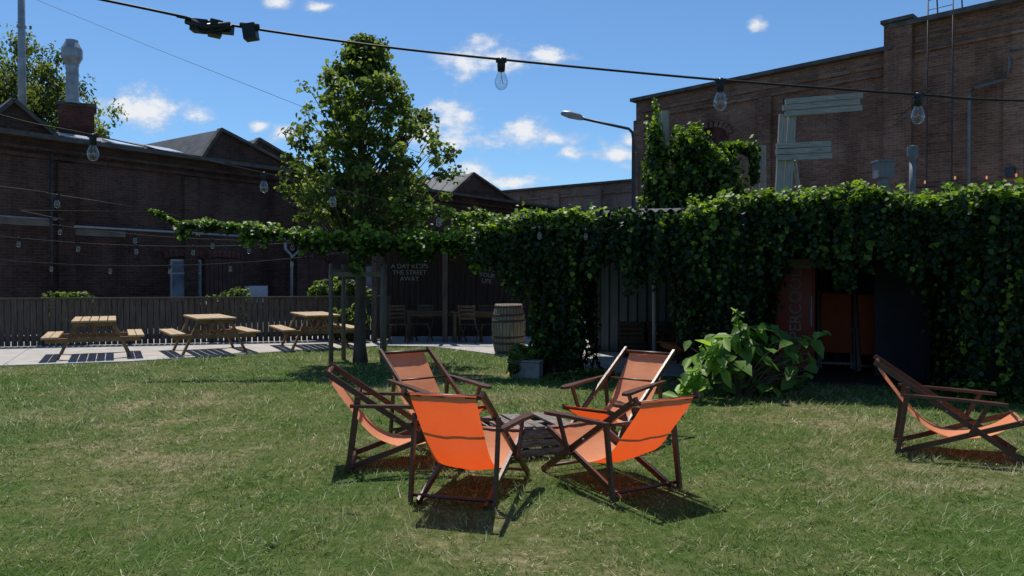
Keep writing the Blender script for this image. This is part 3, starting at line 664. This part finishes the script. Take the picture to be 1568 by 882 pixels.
    n=1100; t=rng.uniform(0,1,n); p=np.stack([-2.0+2.0*t,12.6+rng.normal(0,.06,n),2.80-.28*t+rng.normal(0,.045,n)+.04*np.sin(t*19)],1); put(p,np.tile(np.array([0,-.4,.8]),(n,1)),rng.uniform(.6,1.1,n))
    for i in range(26):
        x=random.uniform(-5.8,-.2); ln=random.uniform(.08,.3); n=int(ln*110)+3; t=np.linspace(0,1,n); z=np.interp(x,[a for a,b in pts],[b for a,b in pts])
        p=np.stack([x+rng.normal(0,.03,n)+random.uniform(-.15,.15)*t,12.5+rng.normal(0,.04,n),z-.03-ln*t],1); put(p,np.tile(np.array([0,-.8,.4]),(n,1)),rng.uniform(.4,1,n))
    for xx,ln in ((-2.55,.5),(-2.62,.55),(-2.5,.35),(-2.58,.6),(-.6,.55),(-.5,.4),(-.45,.3),(-1.6,.3)):
        n=int(ln*130); t=np.linspace(0,1,n); p=np.stack([xx+rng.normal(0,.05,n),12.5+rng.normal(0,.04,n),2.22-ln*t],1); put(p,np.tile(np.array([0,-.8,.4]),(n,1)),rng.uniform(.4,1,n))
    def blob(c,r,n):
        c=np.array(c);r=np.array(r); D=norm(rng.normal(0,1,(n,3))); q=rng.uniform(.6,1.15,(n,1))*(1+.25*np.sin(D[:,:1]*7+D[:,2:]*5+c[0]*9))
        put(c+D*r*q,D+np.array([0,-.1,.3]),np.clip(.5+.45*D[:,2]+rng.normal(0,.15,n),0,1.1))  # upward leaves painted lighter, light from above put into the tone
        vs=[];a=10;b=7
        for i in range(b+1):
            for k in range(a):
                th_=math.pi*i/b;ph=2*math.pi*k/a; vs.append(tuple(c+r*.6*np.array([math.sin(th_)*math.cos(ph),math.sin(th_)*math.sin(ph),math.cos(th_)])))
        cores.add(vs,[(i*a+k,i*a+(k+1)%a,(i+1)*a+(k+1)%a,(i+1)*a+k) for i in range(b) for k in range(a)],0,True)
    blob((2.42,12.75,3.6),(.16,.2,.75),1200); blob((2.5,12.75,3.1),(.28,.3,.45),1000)
    blob((3.0,12.7,3.75),(.32,.3,.38),1500); blob((3.05,12.7,3.2),(.42,.3,.5),1900); blob((3.45,12.7,3.5),(.3,.25,.28),1000); blob((3.55,12.7,3.05),(.35,.25,.4),1000)
    blob((3.85,12.8,3.80),(.3,.12,.10),420); blob((4.1,12.75,3.5),(.08,.12,.4),300); blob((2.7,12.7,2.8),(.5,.3,.25),1000); blob((4.85,11.9,2.85),(.25,.2,.16),400)
    leaves('ivy_leaves',np.concatenate(P),np.concatenate(N),.078,IVY,e,.45,.9,.42,np.concatenate(R))
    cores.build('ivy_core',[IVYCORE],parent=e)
    mb=MB(); mb.tube([(x,12.57,z) for x,z in pts],.012,6)
    for s,v in ((.5,.1),(.8,0),(3.2,-.2),(3.5,-.1),(6.7,-.2),(7.2,0)): mb.tube([W_(s,v,0),W_(s+.1,v,.8),W_(s-.05,v,1.6),W_(s,v,2.4)],.03,6)
    mb.tube([(-6.05,12.55,2.7),(-9.5,14.5,2.9),(-14,23.6,3.4)],.006,5)
    mb.build('vine_stems',[BARK],parent=e)
ivy()
bush('weed_plant',(.15,12.0,.28),(.28,.22,.25),500,TLEAF,.11)
bush('weed_plant.001',(3.35,10.6,.15),(.8,.25,.2),800,TLEAF,.09)
bush('weed_plant.002',(6.3,9.6,.12),(.9,.2,.16),700,IVY,.08)
bush('weed_plant.003',(1.1,11.7,.08),(.6,.15,.12),500,TLEAF,.07)
mb=MB(); mb.box((0,0,.13),(.45,.25,.26)); mb.box((0,0,.27),(.5,.3,.03)); mb.build('concrete_planter',[CONC2],(.25,12.0,0),-.3,bev=.01)
def broad():
    e=empty('broad_leaf_plant'); P=[];N=[]; st=MB(); base=np.array([3.05,10.0,0])
    for i in range(125):
        a=random.uniform(0,2*math.pi); r=random.uniform(.05,.8); h=max(.08,random.uniform(.15,1.05)*(1-.42*r))
        c=base+np.array([math.cos(a)*r*1.15+.15,math.sin(a)*r*.5,h]); P.append(c); N.append([math.cos(a)*.4,math.sin(a)*.3-.35,.8])
        st.tube([tuple(base+np.array([math.cos(a)*.05,math.sin(a)*.05,0])),tuple(base*.5+c*.5+np.array([0,0,.1])),tuple(c)],.007,5,0,False)
    leaves('leaves',np.array(P),np.array(N),.26,BIGLEAF,e,.3,.9,.34,np.full(len(P),.3))
    P=[];N=[]
    for i in range(95):
        t=random.random(); P.append([2.33+random.gauss(0,.11)+.3*t,9.7+random.gauss(0,.08),.05+.72*t]); N.append([-.3,-.4,.7])
    leaves('side_leaves',np.array(P),np.array(N),.2,BIGLEAF,e,.4,.8,.26,np.full(95,.95))  # lightest tone here paints these leaves as sunlit
    st.tube([(3.3,10.1,0),(3.7,10.0,.7),(4.15,9.9,.85)],.012,5); st.tube([(3.1,10.1,0),(3.05,10.05,.9),(3.0,10.0,1.15)],.012,5)
    Q=np.array([[3.0+.05*math.sin(i),10.0,.95+.02*i] for i in range(12)]+[[3.7+.045*i,10.0-.01*i,.72+.015*i] for i in range(11)])
    leaves('shoot_leaves',Q,np.tile([0,-.4,.8],(len(Q),1)),.15,BIGLEAF,e,.5,.8,.22)
    st.build('stems',[BARK],parent=e)
broad()

# ------------------------------------------------------------ middle shed, bar furniture
def shed():
    e=empty('wooden_shed',(-3.35,20.2,0)); mb=MB()
    for i in range(26): mb.box((.07+i*.15,0,1.3+random.uniform(-.01,.01)),(.14,.03,2.6),0)
    mb.box((1.95,1.2,1.3),(3.9,2.2,2.55),0); mb.box((1.95,.2,2.66),(4.3,3.2,.08),0)
    for x in (0.0,1.72,3.9): mb.box((x,-1.9,1.25),(.12,.12,2.5),1)
    mb.box((1.95,-1.9,2.5),(4.3,.1,.14),1)
    for x in (0.0,1.3,2.6,3.9): mb.box((x,-.9,2.57),(.08,2.1,.1),1)
    mb.build('boards',[WDARK,FENCE],parent=e)
    R=(math.radians(90),0,0)
    text('sign_text','A DAY KEEPS\nTHE STREET\nAWAY',.17,(.6,-.03,1.85),R,CHALK,e)
    mb=MB(); mb.box((2.75,-.04,1.65),(.62,.03,.6),0,Matrix.Rotation(.12,3,'Y')); mb.box((3.35,-.04,1.6),(.5,.03,.5),0,Matrix.Rotation(.3,3,'Y')); mb.build('sign_boards',[WDARK],parent=e)
    text('sign_text','THIS\nYOUR\nLIFE',.16,(2.7,-.06,1.77),(math.radians(90),.12,0),CHALK,e); text('sign_text','NO MAN\nIS AN\nISLAND',.13,(3.35,-.06,1.72),(math.radians(90),.3,0),CHALK,e)
shed()
def bistro(name,loc,rz):
    mb=MB()
    for i in range(6): mb.box((-.2+i*.07,0,.45),(.05,.42,.02),0)
    for x in (-.2,.2):
        mb.beam((x,-.2,.45),(x,.22,0),.03,.03,0); mb.beam((x,.2,.45),(x,-.22,0),.03,.03,0); mb.beam((x,.2,.45),(x,.28,.9),.03,.03,0)
    for z in (.6,.7,.8,.88): mb.box((0,.245,z),(.42,.02,.05),0)
    return mb.build(name,[WCHR],loc,rz)
b0=bistro('garden_chair',(-2.75,18.1,.02),.3); dup(b0,'garden_chair.001',(-2.2,18.4,.02),-.2); dup(b0,'garden_chair.002',(-1.0,18.2,.02),2.8); dup(b0,'garden_chair.003',(-.55,18.3,.02),.2)
mb=MB()
for i in range(7): mb.box((0,-.3+i*.1,.74),(1.3,.085,.03),0)
for x in (-.55,.55):
    for y in (-.28,.28): mb.box((x,y,.36),(.06,.06,.72),0)
mb.box((0,-.28,.67),(1.1,.03,.08),0); mb.box((0,.28,.67),(1.1,.03,.08),0)
t=mb.build('garden_table',[WCHR],(-2.0,18.7,.02),.05); dup(t,'garden_table.001',(-.8,18.4,.02),-.1)
mb=MB(); hb=1.03; n=28
prof=[(.28+.075*math.sin(math.pi*t),hb*t) for t in np.linspace(0,1,11)]
mb.lathe([(0,0)]+prof+[(.25,hb),(.25,hb-.04),(0,hb-.04)],n=n,mat=0)
for k in range(n):
    a=2*math.pi*(k+.5)/n; mb.tube([(r*math.cos(a),r*math.sin(a),z) for r,z in prof],.004,4,2,False)
rr=lambda t:.28+.075*math.sin(math.pi*t)+.006
for t0 in (.03,.2,.32,.64,.76,.93):
    mb.lathe([(rr(t0)-.01,hb*t0-.001),(rr(t0),hb*t0),(rr(t0+.045),hb*(t0+.045)),(rr(t0+.045)-.01,hb*(t0+.045)+.001)],n=n,mat=1)
mb.build('wooden_barrel',[BARREL,HOOP,WDARK],(-.07,15.6,.02),.2)
def crate(name,loc,rz,w=.52,h=.34):
    mb=MB()
    for y in (-.2,.2):
        for i in range(4): mb.box((0,y,.045+i*(h-.07)/3),(w,.018,.065),0)
    for x in (-w/2,w/2):
        for i in range(4): mb.box((x*.98,0,.045+i*(h-.07)/3),(.018,.37,.065),0)
    for x in (-w/2+.035,w/2-.035):
        for y in (-.175,.175): mb.box((x,y,h/2),(.035,.03,h),0)
    mb.box((0,0,.02),(w-.05,.36,.015),0); return mb.build(name,[CRATE],loc,rz)
c0=crate('wooden_crate',(2.42,15.0,.02),-.2); dup(c0,'wooden_crate.001',(2.98,14.9,.02),-.15); dup(c0,'wooden_crate.002',(2.40,15.0,.362),-.28); dup(c0,'wooden_crate.003',(2.96,14.9,.362),-.1)
mb=MB(); mb.tube([(0,0,0),(0,0,1.2),(0,0,2.45)],.04,10); mb.lathe([(.09,0),(.09,.012),(.04,.014)],n=12); mb.build('steel_post',[PIPE],(2.75,14.5,.02))

# street lamp
mb=MB(); mb.tube([(0,0,0),(0,0,2),(0,0,4.55),(-.02,0,4.68),(-.1,0,4.76),(-1.1,0,4.98)],[.045,.045,.035,.033,.03,.028],10,0)
mb.tube([(0,.0,4.25),(.12,0,4.25),(.12,0,3.0)],.012,6,0)
R=Matrix.Rotation(math.radians(14),3,'Y')
vs=[]
for x,w,h in ((0,.05,.05),(-.08,.10,.08),(-.3,.13,.10),(-.47,.09,.06),(-.5,.03,.02)):
    for k in range(10):
        a=2*math.pi*k/10; z=math.sin(a); vs.append(R@Vector((x,math.cos(a)*w,z*h*(1 if z>0 else .6)))+Vector((-1.06,0,4.97)))
mb.add(vs,[(i*10+k,i*10+(k+1)%10,(i+1)*10+(k+1)%10,(i+1)*10+k) for i in range(4) for k in range(10)]+[tuple(range(10)),tuple(range(40,50))],1,True)
mb.build('street_lamp',[DKMETAL,STEEL],(2.58,16.0,0))

# ------------------------------------------------------------ string lights
def string(name,pts,bulbs,r,extra=None,sc=1.0):
    mb=MB(); sp=[Vector(p) for p in smoothpts([tuple(p) for p in pts],6)]
    mb.tube(sp,r,6,0)
    for b in bulbs:
        x,y,z=b; c=Vector(b)
        prof=[(.0,-.138),(.012,-.136),(.024,-.126),(.0305,-.108),(.030,-.09),(.022,-.068),(.0145,-.052),(.0135,-.045)]
        mb.lathe([(a*sc,q*sc) for a,q in prof],b,16,1)
        mb.lathe([(.0135*sc,-.052*sc),(.017*sc,-.05*sc),(.019*sc,-.02*sc),(.0185*sc,-.004*sc),(.012*sc,.012*sc),(0,.014*sc)],b,12,2)
        mb.box((x,y,z),(.05*sc,.022*sc,.018*sc),2)
        mb.tube([c+Vector(p)*sc for p in ((0,0,-.055),(.004,0,-.075),(-.008,0,-.11),(0,0,-.085),(.009,0,-.112),(.002,0,-.07))],.0012*sc,4,3)
        mb.tube([c+Vector((0,0,-.05*sc)),c+Vector((0,0,-.08*sc))],.004*sc,6,1)
    if extra: extra(mb)
    mb.build(name,[CABLE,GLASS,BLACK,FIL])
def ex(mb):
    R=Matrix.Rotation(.1,3,'Y')
    mb.box((-1.33,3.22,2.672),(.07,.05,.05),2,R); mb.box((-1.27,3.23,2.665),(.05,.06,.065),2,R@Matrix.Rotation(.5,3,'Z')); mb.box((-1.225,3.24,2.665),(.05,.04,.035),2,R)
    mb.tube([(-1.38,3.2,2.69),(-1.3,3.2,2.66),(-1.2,3.22,2.675)],.017,8,2)
    mb.tube([(-1.36,3.2,2.68),(-1.31,3.19,2.635),(-1.24,3.2,2.65),(-1.19,3.21,2.67)],.006,6,2)
    mb.box((-1.13,3.26,2.660),(.055,.05,.065),2,Matrix.Rotation(-.15,3,'Y')); mb.tube([(-1.17,3.25,2.687),(-1.09,3.25,2.68)],.012,8,2)
string('string_lights',[(-6,1.5,3.2),(-1.78,3.0,2.735),(-1.375,3.2,2.70),(-.7,3.38,2.65),(-.05,3.5,2.612),(.968,3.5,2.517),(1.94,3.6,2.475),(2.63,3.7,2.465),(6,4.5,2.6)],
       [(-.05,3.5,2.608),(.968,3.5,2.513),(1.94,3.6,2.470)],.0055,ex)
string('string_lights.001',[(-2.9,2.5,2.5),(-2.52,3.7,2.40),(-2.31,4.15,2.385),(-1.78,5.4,2.35),(-1.43,6.0,2.31),(-.70,7.2,2.23),(.33,9,2.2),(1.3,10.8,2.3),(1.8,12,2.5)],
       [(-2.31,4.15,2.38),(-1.78,5.4,2.345),(-1.43,6.0,2.30),(-.70,7.2,2.225),(.33,9,2.195),(1.0,10.2,2.25)],.0035)
string('string_lights.002',[(-9,6.5,2.95),(-5.45,8,2.57),(-4.84,8,2.48),(-4.27,9,2.40),(-5.5,12.5,2.6)],[(-4.84,8,2.475)],.004)
def seq(a,b,n,sag):
    a=Vector(a);b=Vector(b); return [tuple(a.lerp(b,i/(n-1))-Vector((0,0,sag*4*(i/(n-1))*(1-i/(n-1))))) for i in range(n)]
q=seq((-10.5,12.8,2.55),(-2.9,14.0,2.35),9,.28); string('string_lights.003',q,q[1:-1],.005,sc=1.15)
q=seq((-14,15.3,2.5),(-3.0,14.3,2.1),10,.45); string('string_lights.004',q,q[1:-1],.005,sc=1.15)
q=seq((-9.5,13.6,2.75),(-2.3,12.6,2.25),6,.2); string('string_lights.005',q,q[1:-1],.005,sc=1.15)
mb=MB(); mb.tube([(2.0,3.6,2.50),(6,12,4.0),(14.4,24,8)],.003,5); mb.tube([(-20,20,12),(-10,21,8),(-2,24,5.2)],.006,5); mb.build('overhead_cable',[CABLE])
